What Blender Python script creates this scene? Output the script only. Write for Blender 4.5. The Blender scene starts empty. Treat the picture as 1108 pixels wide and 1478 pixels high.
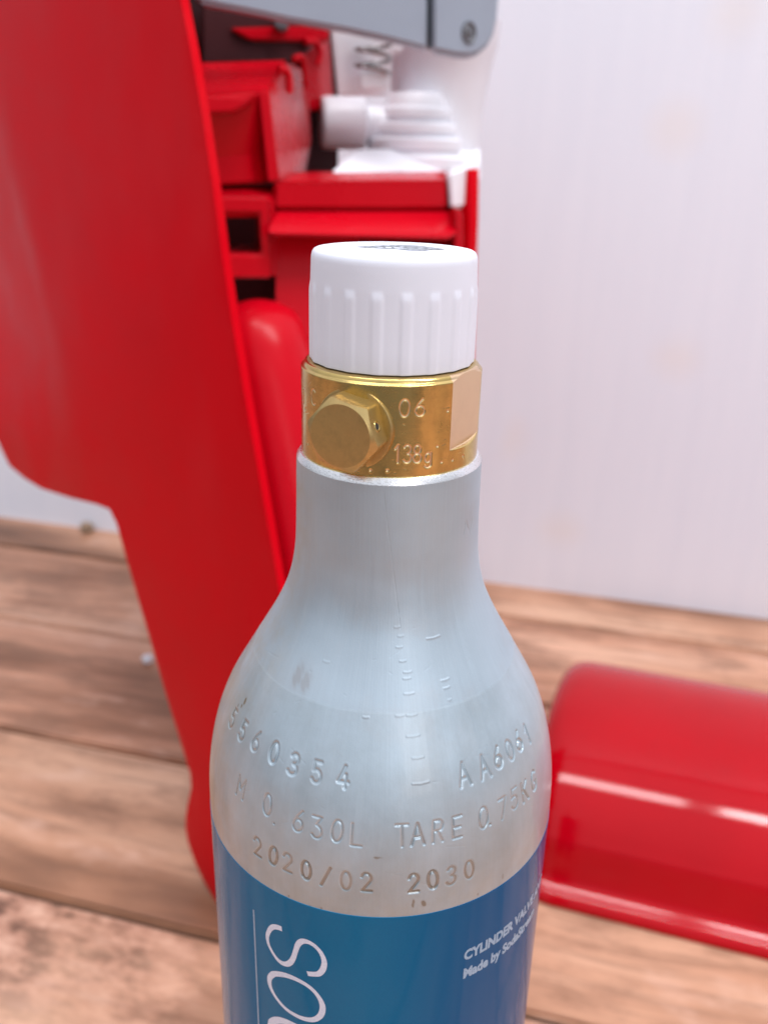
import bpy, bmesh, math, random
import numpy as np
from mathutils import Matrix, Vector
random.seed(4)
SC = bpy.context.scene
COL = SC.collection
R_ = math.radians

# ------------------------------------------------------------------ camera (metres, floor at z = 0)
FPX, PITCH, ROLL, YAW, DIST, CAMZ = 1262.4158, 0.382098494, 0.0252846, -0.004342247, 0.128122124, 0.360
PW_, PH_ = 1108.0, 1478.0
_fw = np.array([math.sin(YAW)*math.cos(PITCH), math.cos(YAW)*math.cos(PITCH), -math.sin(PITCH)])
_r0 = np.array([math.cos(YAW), -math.sin(YAW), 0.0])
_u0 = np.cross(_r0, _fw)
_rt = math.cos(ROLL)*_r0 + math.sin(ROLL)*_u0
_up = -math.sin(ROLL)*_r0 + math.cos(ROLL)*_u0
CAM = np.array([0.0, -DIST, CAMZ])
cd = bpy.data.cameras.new('camera'); co = bpy.data.objects.new('camera', cd); COL.objects.link(co)
cd.lens = 36.0*FPX/PH_; cd.sensor_width = 36.0; cd.sensor_fit = 'AUTO'
cd.clip_start = 0.01; cd.clip_end = 50
co.matrix_world = Matrix(((_rt[0], _up[0], -_fw[0], CAM[0]), (_rt[1], _up[1], -_fw[1], CAM[1]),
                          (_rt[2], _up[2], -_fw[2], CAM[2]), (0, 0, 0, 1)))
cd.dof.use_dof = True; cd.dof.focus_distance = 0.128; cd.dof.aperture_fstop = 21.0
cd.dof.aperture_blades = 0
SC.camera = co

# ------------------------------------------------------------------ world and lamps
SC.view_settings.view_transform = 'Standard'; SC.view_settings.look = 'None'
SC.view_settings.exposure = 0.42; SC.view_settings.gamma = 1.0
wd = bpy.data.worlds.new("World"); SC.world = wd; wd.use_nodes = True
nt = wd.node_tree; nt.nodes.clear()
o_ = nt.nodes.new('ShaderNodeOutputWorld'); bg = nt.nodes.new('ShaderNodeBackground')
tc = nt.nodes.new('ShaderNodeTexCoord'); sp = nt.nodes.new('ShaderNodeSeparateXYZ'); rp = nt.nodes.new('ShaderNodeValToRGB')
mp = nt.nodes.new('ShaderNodeMapRange'); mp.inputs[1].default_value = -1; mp.inputs[2].default_value = 1
nt.links.new(tc.outputs['Generated'], sp.inputs[0]); nt.links.new(sp.outputs[2], mp.inputs[0])
nt.links.new(mp.outputs[0], rp.inputs[0]); nt.links.new(rp.outputs[0], bg.inputs[0]); nt.links.new(bg.outputs[0], o_.inputs[0])
cr = rp.color_ramp
cr.elements[0].position = 0.0; cr.elements[0].color = (0.20, 0.19, 0.19, 1)
cr.elements[1].position = 1.0; cr.elements[1].color = (1.0, 1.04, 1.15, 1)
e = cr.elements.new(0.47); e.color = (0.22, 0.23, 0.255, 1)
e = cr.elements.new(0.64); e.color = (0.56, 0.59, 0.66, 1)
bg.inputs[1].default_value = 0.80

def area(name, loc, target, sx, sy, power, col, axis=None):
    ld = bpy.data.lights.new(name, 'AREA'); ld.shape = 'RECTANGLE'; ld.size = sx; ld.size_y = sy
    ld.energy = power; ld.color = col
    lo = bpy.data.objects.new(name, ld); COL.objects.link(lo)
    z = (Vector(loc)-Vector(target)).normalized()
    x = Vector(axis).normalized() if axis else Vector((1, 0, 0))
    x = (x - z*x.dot(z)).normalized(); y = z.cross(x)
    lo.matrix_world = Matrix(((x.x, y.x, z.x, loc[0]), (x.y, y.y, z.y, loc[1]), (x.z, y.z, z.z, loc[2]), (0, 0, 0, 1)))
    return lo
TA = Vector((0.956, -0.292, 0))                       # ceiling fitting: two tubes end to end
TC = Vector((0.27, -0.25, 2.15))
p1 = TC - TA*0.66; p2 = TC + TA*0.66
area('ceiling_tube', p1, p1-Vector((0, 0, 1)), 1.22, 0.24, 15, (1.0, 0.97, 0.98), TA)
area('ceiling_tube', p2, p2-Vector((0, 0, 1)), 1.22, 0.24, 26, (1.0, 0.97, 0.98), TA)

area('streak_lamp', (0.66, -1.55, 0.80), (0, 0, 0.28), 0.55, 1.0, 3.0, (1.0, 0.95, 0.96), (1, 0.4, 0))  # added soft lamp, no source seen; puts streaks on brass and metal

# ------------------------------------------------------------------ helpers
def ray(x, y):
    return _fw + _rt*((x-PW_/2)/FPX) - _up*((y-PH_/2)/FPX)
def at_z(x, y, z):
    d = ray(x, y); return CAM + d*((z-CAM[2])/d[2])

def new_mat(name):
    m = bpy.data.materials.new(name); m.use_nodes = True
    n = m.node_tree.nodes; b = n['Principled BSDF']
    return m, m.node_tree, b
def node(t, kind, **kw):
    n = t.nodes.new(kind)
    for k, v in kw.items():
        if k.startswith('i_'):
            n.inputs[k[2:].replace('_', ' ')].default_value = v
        else: setattr(n, k, v)
    return n
def noise(t, vec, scale, detail=4, rough=0.55):
    n = node(t, 'ShaderNodeTexNoise'); n.inputs['Scale'].default_value = scale
    n.inputs['Detail'].default_value = detail; n.inputs['Roughness'].default_value = rough
    if vec is not None: t.links.new(vec, n.inputs['Vector'])
    return n.outputs[0]
def mapping(t, vec, scale=(1, 1, 1), loc=(0, 0, 0), rot=(0, 0, 0)):
    n = node(t, 'ShaderNodeMapping'); n.inputs['Scale'].default_value = scale
    n.inputs['Location'].default_value = loc; n.inputs['Rotation'].default_value = rot
    t.links.new(vec, n.inputs['Vector']); return n.outputs[0]
def ramp(t, fac, stops):
    n = node(t, 'ShaderNodeValToRGB'); c = n.color_ramp
    c.elements[0].position, c.elements[0].color = stops[0][0], stops[0][1]
    c.elements[1].position, c.elements[1].color = stops[-1][0], stops[-1][1]
    for p, q in stops[1:-1]:
        e = c.elements.new(p); e.color = q
    t.links.new(fac, n.inputs[0]); return n.outputs[0]
def g(v): return (v, v, v, 1)
def mix(t, fac, a, b, mode='MIX'):
    n = node(t, 'ShaderNodeMix', data_type='RGBA', blend_type=mode)
    for sock, v in ((n.inputs[0], fac), (n.inputs[6], a), (n.inputs[7], b)):
        if hasattr(v, 'links'): t.links.new(v, sock)
        else: sock.default_value = v
    return n.outputs[2]
def mathn(t, op, a, b=0.5, clamp=False):
    n = node(t, 'ShaderNodeMath', operation=op, use_clamp=clamp)
    for sock, v in ((n.inputs[0], a), (n.inputs[1], b)):
        if hasattr(v, 'links'): t.links.new(v, sock)
        else: sock.default_value = v
    return n.outputs[0]
def bump(t, b, height, strength, dist):
    n = node(t, 'ShaderNodeBump'); n.inputs['Strength'].default_value = strength; n.inputs['Distance'].default_value = dist
    t.links.new(height, n.inputs['Height']); t.links.new(n.outputs[0], b.inputs['Normal']); return n
def objco(t): return node(t, 'ShaderNodeTexCoord').outputs['Object']

def link(name, me, mat=None, parent=None, smooth=None):
    o = bpy.data.objects.new(name, me); COL.objects.link(o)
    if mat is not None: me.materials.append(mat)
    if parent is not None: o.parent = parent
    if smooth is not None:
        me.shade_smooth()
        if smooth < 180: me.set_sharp_from_angle(angle=R_(smooth))
    return o
def bm_obj(name, bm, mat, parent=None, smooth=35):
    bmesh.ops.recalc_face_normals(bm, faces=bm.faces)
    me = bpy.data.meshes.new(name); bm.to_mesh(me); bm.free()
    return link(name, me, mat, parent, smooth)
def grid_mesh(name, P, wrap=False):
    """P: (rows, cols, 3) numpy -> quad mesh"""
    r, c, _ = P.shape
    me = bpy.data.meshes.new(name)
    me.vertices.add(r*c); me.vertices.foreach_set('co', P.reshape(-1).astype(np.float32))
    i = np.arange(r-1)[:, None]*c; j = np.arange(c if wrap else c-1)[None, :]; k = (j+1) % c
    q = np.stack([i+j, i+k, i+c+k, i+c+j], -1).reshape(-1, 4)
    me.loops.add(q.size); me.loops.foreach_set('vertex_index', q.reshape(-1).astype(np.int32))
    me.polygons.add(len(q)); me.polygons.foreach_set('loop_start', np.arange(0, q.size, 4, dtype=np.int32))
    me.update(calc_edges=True); me.validate(); return me
def lathe(name, prof, mat, parent, seg=96, smooth=35, origin=(0, 0, 0), rot=None):
    bm = bmesh.new(); rings = []
    for (r, z) in prof:
        if r < 1e-7: rings.append([bm.verts.new((0, 0, z))])
        else: rings.append([bm.verts.new((r*math.cos(2*math.pi*k/seg), r*math.sin(2*math.pi*k/seg), z)) for k in range(seg)])
    for a, b in zip(rings, rings[1:]):
        for k in range(seg):
            k2 = (k+1) % seg
            if len(a) == 1 and len(b) == 1: continue
            if len(a) == 1: bm.faces.new((a[0], b[k], b[k2]))
            elif len(b) == 1: bm.faces.new((a[k], a[k2], b[0]))
            else: bm.faces.new((a[k], a[k2], b[k2], b[k]))
    M = Matrix.Translation(origin) @ (rot.to_4x4() if rot is not None else Matrix.Identity(4))
    bmesh.ops.transform(bm, matrix=M, verts=bm.verts)
    return bm_obj(name, bm, mat, parent, smooth)
def tag(o, label=None, cat=None, kind=None, group=None):
    if label: o['label'] = label
    if cat: o['category'] = cat
    if kind: o['kind'] = kind
    if group: o['group'] = group
def empty(name, loc=(0, 0, 0), rz=0):
    o = bpy.data.objects.new(name, None); COL.objects.link(o); o.location = loc; o.rotation_euler = (0, 0, rz)
    o.empty_display_size = 0.02
    return o

# ------------------------------------------------------------------ materials
def plastic(name, col, rough=0.3, dust=0.08, coat=0.0, bumpy=0.0, sss=0.0, spec=0.5):
    m, t, b = new_mat(name); c = objco(t)
    n1 = noise(t, c, 18, 5); n2 = noise(t, c, 900, 2)
    lo = tuple(x*0.94 for x in col)+(1,); hi = tuple(min(1, x*1.05) for x in col)+(1,)
    t.links.new(ramp(t, n1, [(0.3, lo), (0.7, hi)]), b.inputs['Base Color'])
    t.links.new(ramp(t, n1, [(0.3, g(max(0.02, rough-dust))), (0.75, g(rough+dust))]), b.inputs['Roughness'])
    b.inputs['Specular IOR Level'].default_value = spec
    if coat: b.inputs['Coat Weight'].default_value = coat; b.inputs['Coat Roughness'].default_value = 0.05
    if bumpy: bump(t, b, n2, bumpy, 0.0002)
    if sss:
        b.inputs['Subsurface Weight'].default_value = sss; b.inputs['Subsurface Radius'].default_value = (0.004, 0.004, 0.005)
        b.inputs['Subsurface Scale'].default_value = 0.5
    return m
RED = plastic('red_plastic', (0.60, 0.0, 0.007), 0.38, 0.08, spec=0.05)
RED_IN = plastic('red_plastic_matt', (0.49, 0.001, 0.009), 0.28, 0.06, spec=0.14)
RED_GLOSS = plastic('red_plastic_gloss', (0.39, 0.0, 0.005), 0.085, 0.02, spec=0.28)
SHADE_MAROON = plastic('cavity_shade_maroon', (0.05, 0.012, 0.014), 0.4, 0.05, spec=0.25)  # red plastic darkened to carry the shade of the unlit cavity
WHITE = plastic('white_plastic', (0.82, 0.835, 0.885), 0.38, 0.06, sss=0.0)
WHITE_CAP = plastic('white_cap_plastic', (0.72, 0.75, 0.835), 0.42, 0.04, bumpy=0.05)
GREY = plastic('grey_plastic', (0.29, 0.34, 0.41), 0.36, 0.05)
GREY_DK = plastic('dark_grey_plastic', (0.10, 0.105, 0.115), 0.4, 0.05)
PALE = plastic('pale_housing_plastic', (0.74, 0.75, 0.80), 0.45, 0.06)
STEEL = plastic('spring_steel', (0.30, 0.29, 0.29), 0.3, 0.05)
for n_ in (STEEL,): n_.node_tree.nodes['Principled BSDF'].inputs['Metallic'].default_value = 1.0
DARK = plastic('dark_hole', (0.02, 0.018, 0.015), 0.6, 0.05)

t = RED.node_tree; b = t.nodes['Principled BSDF']; c = objco(t); prev = b.inputs['Base Color'].links[0].from_socket
dst = mathn(t, 'MULTIPLY', ramp(t, noise(t, mapping(t, c, (1, 1, 0.6)), 16, 3, 0.5), [(0.50, g(0)), (0.74, g(0.13))]), ramp(t, noise(t, c, 420, 3, 0.7), [(0.3, g(0.4)), (0.7, g(1))]))
t.links.new(mix(t, dst, prev, (0.58, 0.10, 0.11, 1)), b.inputs['Base Color'])

# wall covering
WALL, t, b = new_mat('wall_paper'); c = objco(t)
st = noise(t, mapping(t, c, (60, 60, 5)), 1.0, 5); bl = noise(t, c, 3.0, 3)
base = mix(t, st, (0.72, 0.76, 0.85, 1), (0.80, 0.83, 0.905, 1))
sv = node(t, 'ShaderNodeTexVoronoi', voronoi_dimensions='2D'); sv.inputs['Scale'].default_value = 8.0
s_ = node(t, 'ShaderNodeSeparateXYZ'); t.links.new(c, s_.inputs[0]); q_ = node(t, 'ShaderNodeCombineXYZ'); t.links.new(s_.outputs[0], q_.inputs[0]); t.links.new(s_.outputs[2], q_.inputs[1])
t.links.new(q_.outputs[0], sv.inputs['Vector'])
sp_ = ramp(t, sv.outputs['Distance'], [(0.05, g(1)), (0.22, g(0))])
sp2 = mathn(t, 'MULTIPLY', sp_, ramp(t, noise(t, c, 6, 1), [(0.46, g(0)), (0.56, g(0.22))]))
t.links.new(mix(t, sp2, base, (0.80, 0.68, 0.56, 1)), b.inputs['Base Color'])
b.inputs['Roughness'].default_value = 0.7; b.inputs['Specular IOR Level'].default_value = 0.3
bump(t, b, mathn(t, 'ADD', st, noise(t, c, 220, 2)), 0.25, 0.0006)

# aluminium
def alu(name, base, rough, streak=True):
    m, t, b = new_mat(name); c = objco(t)
    sx = node(t, 'ShaderNodeSeparateXYZ'); t.links.new(c, sx.inputs[0])
    ang = mathn(t, 'ARCTAN2', sx.outputs[0], mathn(t, 'MULTIPLY', sx.outputs[1], -1.0))
    cb = node(t, 'ShaderNodeCombineXYZ'); t.links.new(ang, cb.inputs[0]); t.links.new(sx.outputs[2], cb.inputs[2])
    st = noise(t, mapping(t, cb.outputs[0], (75, 1, 75)), 1.0, 6, 0.65)
    st2 = noise(t, mapping(t, cb.outputs[0], (22, 1, 38)), 1.0, 4)
    bl = noise(t, c, 90, 5, 0.6)
    colr = mix(t, ramp(t, st, [(0.3, g(0)), (0.7, g(1))]), tuple(x*0.95 for x in base)+(1,), tuple(x*1.03 for x in base)+(1,))
    colr = mix(t, ramp(t, bl, [(0.48, g(0)), (0.68, g(0.45))]), colr, (0.40, 0.42, 0.44, 1))
    patch = ramp(t, noise(t, mapping(t, c, (1, 1, 1.6)), 42, 3, 0.5), [(0.40, g(0)), (0.62, g(0.5))])
    colr = mix(t, patch, colr, tuple(min(1, x*1.22) for x in base)+(1,))
    # grime: lower shoulder, stronger on the left side and in the stamped grooves
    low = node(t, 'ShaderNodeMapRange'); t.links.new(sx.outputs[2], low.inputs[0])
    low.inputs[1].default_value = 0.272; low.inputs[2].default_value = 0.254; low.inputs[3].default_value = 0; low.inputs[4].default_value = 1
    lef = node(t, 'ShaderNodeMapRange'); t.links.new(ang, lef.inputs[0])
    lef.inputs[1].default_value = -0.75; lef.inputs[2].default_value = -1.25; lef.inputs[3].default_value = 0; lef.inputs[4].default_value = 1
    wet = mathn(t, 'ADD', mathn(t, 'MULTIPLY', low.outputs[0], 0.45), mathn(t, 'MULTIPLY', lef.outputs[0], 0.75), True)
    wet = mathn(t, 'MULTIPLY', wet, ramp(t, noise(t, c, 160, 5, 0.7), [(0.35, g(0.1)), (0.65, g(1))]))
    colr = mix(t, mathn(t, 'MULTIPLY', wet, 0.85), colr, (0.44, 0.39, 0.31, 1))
    fz = node(t, 'ShaderNodeMapRange'); t.links.new(sx.outputs[2], fz.inputs[0])
    fz.inputs[1].default_value = 0.28592; fz.inputs[2].default_value = 0.28578; fz.inputs[3].default_value = 0; fz.inputs[4].default_value = 1
    fblot = ramp(t, noise(t, mapping(t, c, (1, 1, 0.6)), 130, 5, 0.7), [(0.35, (0.86, 0.86, 0.845, 1)), (0.65, (1.0, 1.0, 0.995, 1))])
    colr = mix(t, fz.outputs[0], colr, mix(t, 1.0, colr, fblot, 'MULTIPLY'))
    at = node(t, 'ShaderNodeAttribute', attribute_name='groove')
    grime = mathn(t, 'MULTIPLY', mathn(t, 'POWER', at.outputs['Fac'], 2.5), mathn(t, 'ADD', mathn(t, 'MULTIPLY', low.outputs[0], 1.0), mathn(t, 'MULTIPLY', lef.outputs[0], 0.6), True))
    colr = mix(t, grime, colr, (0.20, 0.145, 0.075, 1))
    at2 = node(t, 'ShaderNodeAttribute', attribute_name='spot')
    colr = mix(t, at2.outputs['Fac'], colr, (0.20, 0.15, 0.09, 1))
    at3 = node(t, 'ShaderNodeAttribute', attribute_name='smudge')
    colr = mix(t, at3.outputs['Fac'], colr, (0.36, 0.38, 0.40, 1))
    t.links.new(colr, b.inputs['Base Color'])
    b.inputs['Metallic'].default_value = 0.55
    ro = ramp(t, st2, [(0.25, g(rough-0.07)), (0.75, g(rough+0.08))])
    t.links.new(mix(t, mathn(t, 'MULTIPLY', at.outputs['Fac'], 0.9), ro, g(0.09)), b.inputs['Roughness'])
    film = node(t, 'ShaderNodeMapRange'); t.links.new(sx.outputs[2], film.inputs[0])
    film.inputs[1].default_value = 0.2859; film.inputs[2].default_value = 0.2857; film.inputs[3].default_value = 0; film.inputs[4].default_value = 0.5
    t.links.new(film.outputs[0], b.inputs['Coat Weight']); b.inputs['Coat Roughness'].default_value = 0.11
    fb = node(t, 'ShaderNodeBump'); fb.inputs['Strength'].default_value = 0.35; fb.inputs['Distance'].default_value = 0.0006
    t.links.new(noise(t, mapping(t, c, (90, 90, 35)), 1.0, 4), fb.inputs['Height']); t.links.new(fb.outputs[0], b.inputs['Coat Normal'])
    bump(t, b, mathn(t, 'ADD', mathn(t, 'MULTIPLY', st, 1.0), mathn(t, 'MULTIPLY', noise(t, c, 2500, 2), 0.5)), 0.17, 0.0001)

    return m
ALU = alu('satin_aluminium', (0.405, 0.495, 0.56), 0.45)
ALU_B, t, b = new_mat('machined_aluminium'); c = objco(t)
b.inputs['Metallic'].default_value = 1; b.inputs['Base Color'].default_value = (0.86, 0.87, 0.89, 1)
nz = noise(t, mapping(t, c, (1, 1, 3)), 2200, 4, 0.7)
t.links.new(ramp(t, nz, [(0.50, g(0.95)), (0.72, g(0.45))]), b.inputs['Base Color'])
t.links.new(ramp(t, nz, [(0.3, g(0.12)), (0.7, g(0.4))]), b.inputs['Roughness']); bump(t, b, nz, 0.3, 0.0001)

# brass
def brass(name, rough, col=(0.69, 0.505, 0.185)):
    m, t, b = new_mat(name); c = objco(t)
    n1 = noise(t, c, 260, 6, 0.7); n2 = noise(t, c, 55, 4)
    cc = mix(t, ramp(t, n1, [(0.45, g(0)), (0.75, g(0.7))]), col+(1,), tuple(x*0.55 for x in col)+(1,))
    cc = mix(t, ramp(t, n2, [(0.5, g(0)), (0.7, g(0.5))]), cc, (col[0]*0.95, col[1]*0.75, col[2]*0.7, 1))
    fr_ = node(t, 'ShaderNodeAttribute', attribute_name='pale_mask').outputs['Fac']
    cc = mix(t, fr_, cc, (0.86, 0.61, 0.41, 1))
    t.links.new(cc, b.inputs['Base Color']); b.inputs['Metallic'].default_value = 1
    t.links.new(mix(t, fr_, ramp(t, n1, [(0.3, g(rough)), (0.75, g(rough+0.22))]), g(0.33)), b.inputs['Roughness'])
    sc = noise(t, mapping(t, c, (300, 300, 2500)), 1.0, 3)
    bump(t, b, mathn(t, 'ADD', n1, sc), 0.08, 0.00006)
    return m
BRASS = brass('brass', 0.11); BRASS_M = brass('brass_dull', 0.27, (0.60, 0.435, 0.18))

# printed sleeve
SLEEVE, t, b = new_mat('blue_printed_sleeve'); c = objco(t)
n1 = noise(t, c, 1800, 2)
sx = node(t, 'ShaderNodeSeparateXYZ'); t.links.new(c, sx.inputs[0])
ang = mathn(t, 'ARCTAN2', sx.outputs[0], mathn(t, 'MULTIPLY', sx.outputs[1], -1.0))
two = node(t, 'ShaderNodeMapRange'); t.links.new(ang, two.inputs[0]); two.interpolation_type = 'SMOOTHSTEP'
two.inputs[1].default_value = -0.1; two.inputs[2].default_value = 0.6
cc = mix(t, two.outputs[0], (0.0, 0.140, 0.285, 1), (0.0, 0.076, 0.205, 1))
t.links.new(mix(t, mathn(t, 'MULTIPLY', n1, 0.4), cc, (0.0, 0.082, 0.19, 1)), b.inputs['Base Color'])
b.inputs['Roughness'].default_value = 0.22; b.inputs['Specular IOR Level'].default_value = 0.04; b.inputs['Coat Weight'].default_value = 0.30; b.inputs['Coat Roughness'].default_value = 0.06
wv_ = noise(t, mapping(t, c, (40, 40, 10)), 1.0, 3); bump(t, b, wv_, 0.12, 0.0008)
INK, t, b = new_mat('white_ink'); b.inputs['Base Color'].default_value = (0.72, 0.74, 0.84, 1); b.inputs['Roughness'].default_value = 0.35
c = objco(t); t.links.new(ramp(t, noise(t, c, 2500, 2), [(0.3, (0.60, 0.64, 0.78, 1)), (0.7, (0.74, 0.76, 0.86, 1))]), b.inputs['Base Color'])
INK_PALE, t, b = new_mat('pale_blue_ink'); c = objco(t)
t.links.new(ramp(t, noise(t, c, 2500, 2), [(0.3, (0.24, 0.36, 0.50, 1)), (0.7, (0.33, 0.45, 0.58, 1))]), b.inputs['Base Color']); b.inputs['Roughness'].default_value = 0.3
INK_GREY, t, b = new_mat('worn_grey_ink'); c = objco(t)
t.links.new(ramp(t, noise(t, c, 1500, 4, 0.8), [(0.46, (0.10, 0.12, 0.14, 1)), (0.56, (0.42, 0.45, 0.50, 1))]), b.inputs['Base Color']); b.inputs['Roughness'].default_value = 0.5

# wooden boards
def wood_mat():
    m, t, b = new_mat('weathered_board'); c = objco(t)
    inf = node(t, 'ShaderNodeObjectInfo'); rnd = inf.outputs['Random']
    off = node(t, 'ShaderNodeCombineXYZ'); t.links.new(mathn(t, 'MULTIPLY', rnd, 37.0), off.inputs[0]); t.links.new(mathn(t, 'MULTIPLY', rnd, 91.0), off.inputs[1])
    va = node(t, 'ShaderNodeVectorMath', operation='ADD'); t.links.new(c, va.inputs[0]); t.links.new(off.outputs[0], va.inputs[1]); v = va.outputs[0]
    wob = node(t, 'ShaderNodeVectorMath', operation='MULTIPLY_ADD')
    nn = node(t, 'ShaderNodeTexNoise'); nn.inputs['Scale'].default_value = 6; t.links.new(v, nn.inputs['Vector'])
    t.links.new(nn.outputs['Color'], wob.inputs[0]); wob.inputs[1].default_value = (0.0, 0.03, 0); t.links.new(v, wob.inputs[2]); w = wob.outputs[0]
    broad = noise(t, mapping(t, w, (2.0, 10, 1)), 1.0, 4, 0.6)
    grain = noise(t, mapping(t, w, (9, 150, 1)), 1.0, 6, 0.65)
    fine = noise(t, mapping(t, w, (25, 600, 1)), 1.0, 3)
    col = ramp(t, broad, [(0.30, (0.13, 0.060, 0.034, 1)), (0.40, (0.31, 0.152, 0.090, 1)), (0.49, (0.53, 0.285, 0.182, 1)), (0.66, (0.70, 0.435, 0.305, 1))])
    col = mix(t, ramp(t, grain, [(0.34, g(0.5)), (0.50, g(0))]), col, (0.16, 0.085, 0.055, 1))
    col = mix(t, ramp(t, fine, [(0.3, g(0.18)), (0.6, g(0))]), col, (0.14, 0.08, 0.05, 1))
    hue = mix(t, rnd, (1.02, 0.92, 0.90, 1), (0.94, 1.0, 0.98, 1)); col = mix(t, 1.0, col, hue, 'MULTIPLY')
    blot = noise(t, mapping(t, v, (9, 22, 1)), 1.0, 5, 0.68)
    col = mix(t, ramp(t, blot, [(0.38, g(0.58)), (0.50, g(0))]), col, (0.19, 0.095, 0.058, 1))
    col = mix(t, ramp(t, blot, [(0.56, g(0)), (0.72, g(0.6))]), col, (0.70, 0.45, 0.345, 1))
    # mottled worn areas (flaked finish), patchy
    pat = ramp(t, noise(t, v, 4.2, 2), [(0.36, g(0)), (0.52, g(1))])
    fl = ramp(t, noise(t, mapping(t, v, (42, 85, 1)), 1.0, 5, 0.65), [(0.40, (0.10, 0.048, 0.034, 1)), (0.50, (0.40, 0.21, 0.145, 1)), (0.64, (0.66, 0.41, 0.305, 1))])
    at = node(t, 'ShaderNodeAttribute', attribute_type='OBJECT', attribute_name='["worn"]')
    col = mix(t, mathn(t, 'MULTIPLY', pat, at.outputs['Fac']), col, fl)
    t.links.new(col, b.inputs['Base Color'])
    t.links.new(ramp(t, grain, [(0.3, g(0.42)), (0.7, g(0.27))]), b.inputs['Roughness'])
    b.inputs['Specular IOR Level'].default_value = 0.28
    bump(t, b, grain, 0.25, 0.0006)
    return m
WOOD = wood_mat()
SUB, t, b = new_mat('joint_dark'); b.inputs['Base Color'].default_value = (0.05, 0.03, 0.02, 1); b.inputs['Roughness'].default_value = 0.9

# ------------------------------------------------------------------ wall and floor
FA = R_(-13.8)                                         # direction of boards and wall base
fdir = np.array([math.cos(FA), math.sin(FA), 0]); fper = np.array([-math.sin(FA), math.cos(FA), 0])
WALLV = 0.606                                          # distance of the wall base along fper
bm = bmesh.new(); bmesh.ops.create_cube(bm, size=1)
bmesh.ops.scale(bm, vec=(4.0, 0.1, 2.6), verts=bm.verts)
wl = bm_obj('wall', bm, WALL, None, None)
wl.location = Vector(fper*(WALLV+0.05)) + Vector((0, 0, 1.298)); wl.rotation_euler = (0, 0, FA)
tag(wl, 'pale lavender white textured wall behind the red drink machine', 'wall', 'structure')

fl = empty('floor', (0, 0, 0), FA); tag(fl, 'brown wood board floor under the cylinder', 'floor', 'structure')
bm = bmesh.new()
vs = [bm.verts.new(p) for p in ((-2, -1.0, -0.004), (2, -1.0, -0.004), (2, 0.66, -0.004), (-2, 0.66, -0.004))]; bm.faces.new(vs)
bm_obj('subfloor', bm, SUB, fl, None)
edges = [-0.79, -0.67, -0.55, -0.43, -0.31, -0.19, -0.07, 0.052, 0.170, 0.289, 0.420, 0.545, 0.655]
bcache = {}
def board_mesh(L, Wd):
    key = (round(L, 4), round(Wd, 4))
    if key not in bcache:
        bm = bmesh.new(); bmesh.ops.create_cube(bm, size=1)
        bmesh.ops.scale(bm, vec=(L-0.0022, Wd-0.0026, 0.010), verts=bm.verts)
        bmesh.ops.translate(bm, vec=(0, 0, -0.005), verts=bm.verts)
        top = [e for e in bm.edges if all(v.co.z > -0.001 for v in e.verts)]
        bmesh.ops.bevel(bm, geom=top, offset=0.0018, segments=2, affect='EDGES')
        me = bpy.data.meshes.new('plank'); bm.to_mesh(me); bm.free(); me.materials.append(WOOD); bcache[key] = me
    return bcache[key]
starts = [-1.45, -1.9, -1.3, -1.7, -1.55, -1.35, -1.8, -1.62, -1.40, -1.75, -1.52, -1.88, -1.5]
for k in range(len(edges)-1):
    y0, y1 = edges[k], edges[k+1]; x = starts[k]
    while x < 1.7:
        o = bpy.data.objects.new('plank', board_mesh(0.91, y1-y0)); COL.objects.link(o); o.parent = fl
        o.location = (x+0.455, (y0+y1)/2, 0); o['worn'] = 0.85 if (k == 7 and x < -0.2) else 0.0
        x += 0.91

# ------------------------------------------------------------------ gas cylinder
GC = empty('gas_cylinder', (0, 0, 0))
tag(GC, 'silver aluminium gas cylinder with blue printed sleeve, brass valve and white cap', 'gas cylinder')
MM = 0.001
prof_rz = [(-41.9, 14.15), (-44, 14.22), (-50, 14.28), (-56, 14.45), (-58.5, 14.75), (-61, 15.2), (-64, 16.1), (-67, 17.45), (-70, 19.0), (-73, 20.8),
           (-76, 22.5), (-79, 24.25), (-82, 25.95), (-85, 27.2), (-88, 28.2), (-91, 28.9), (-94, 29.45), (-97, 29.8), (-100, 29.97), (-104, 30.0), (-110, 30.0)]
pz = np.array([p[0] for p in prof_rz])[::-1]; pr = np.array([p[1] for p in prof_rz])[::-1]
_zf = np.linspace(-110, -41.9, 1400); _rf = np.interp(_zf, pz, pr)
_k = np.exp(-0.5*(np.arange(-70, 71)/28.0)**2); _k /= _k.sum()
_rp = np.concatenate([np.full(70, _rf[0]), _rf, np.full(70, _rf[-1])]); _rs = np.convolve(_rp, _k, 'valid')
def rad(z): return np.interp(z, _zf, _rs)
def surf(px, py, rfun=rad, z0=-110.0, z1=-41.9, n=6000):
    """(theta, z in mm) where the sight line through a photo pixel meets the turned body"""
    d = ray(px, py); zs = np.linspace(z1, z0, n); tt = (zs*MM)/d[2]
    X = (CAM[0]+d[0]*tt)/MM; Y = (CAM[1]+d[1]*tt)/MM
    f = np.hypot(X, Y)-rfun(zs); i = np.argmax(f < 0)
    if not (f < 0).any(): i = int(np.argmin(f))
    return math.atan2(X[i], -Y[i]), zs[i]

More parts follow.
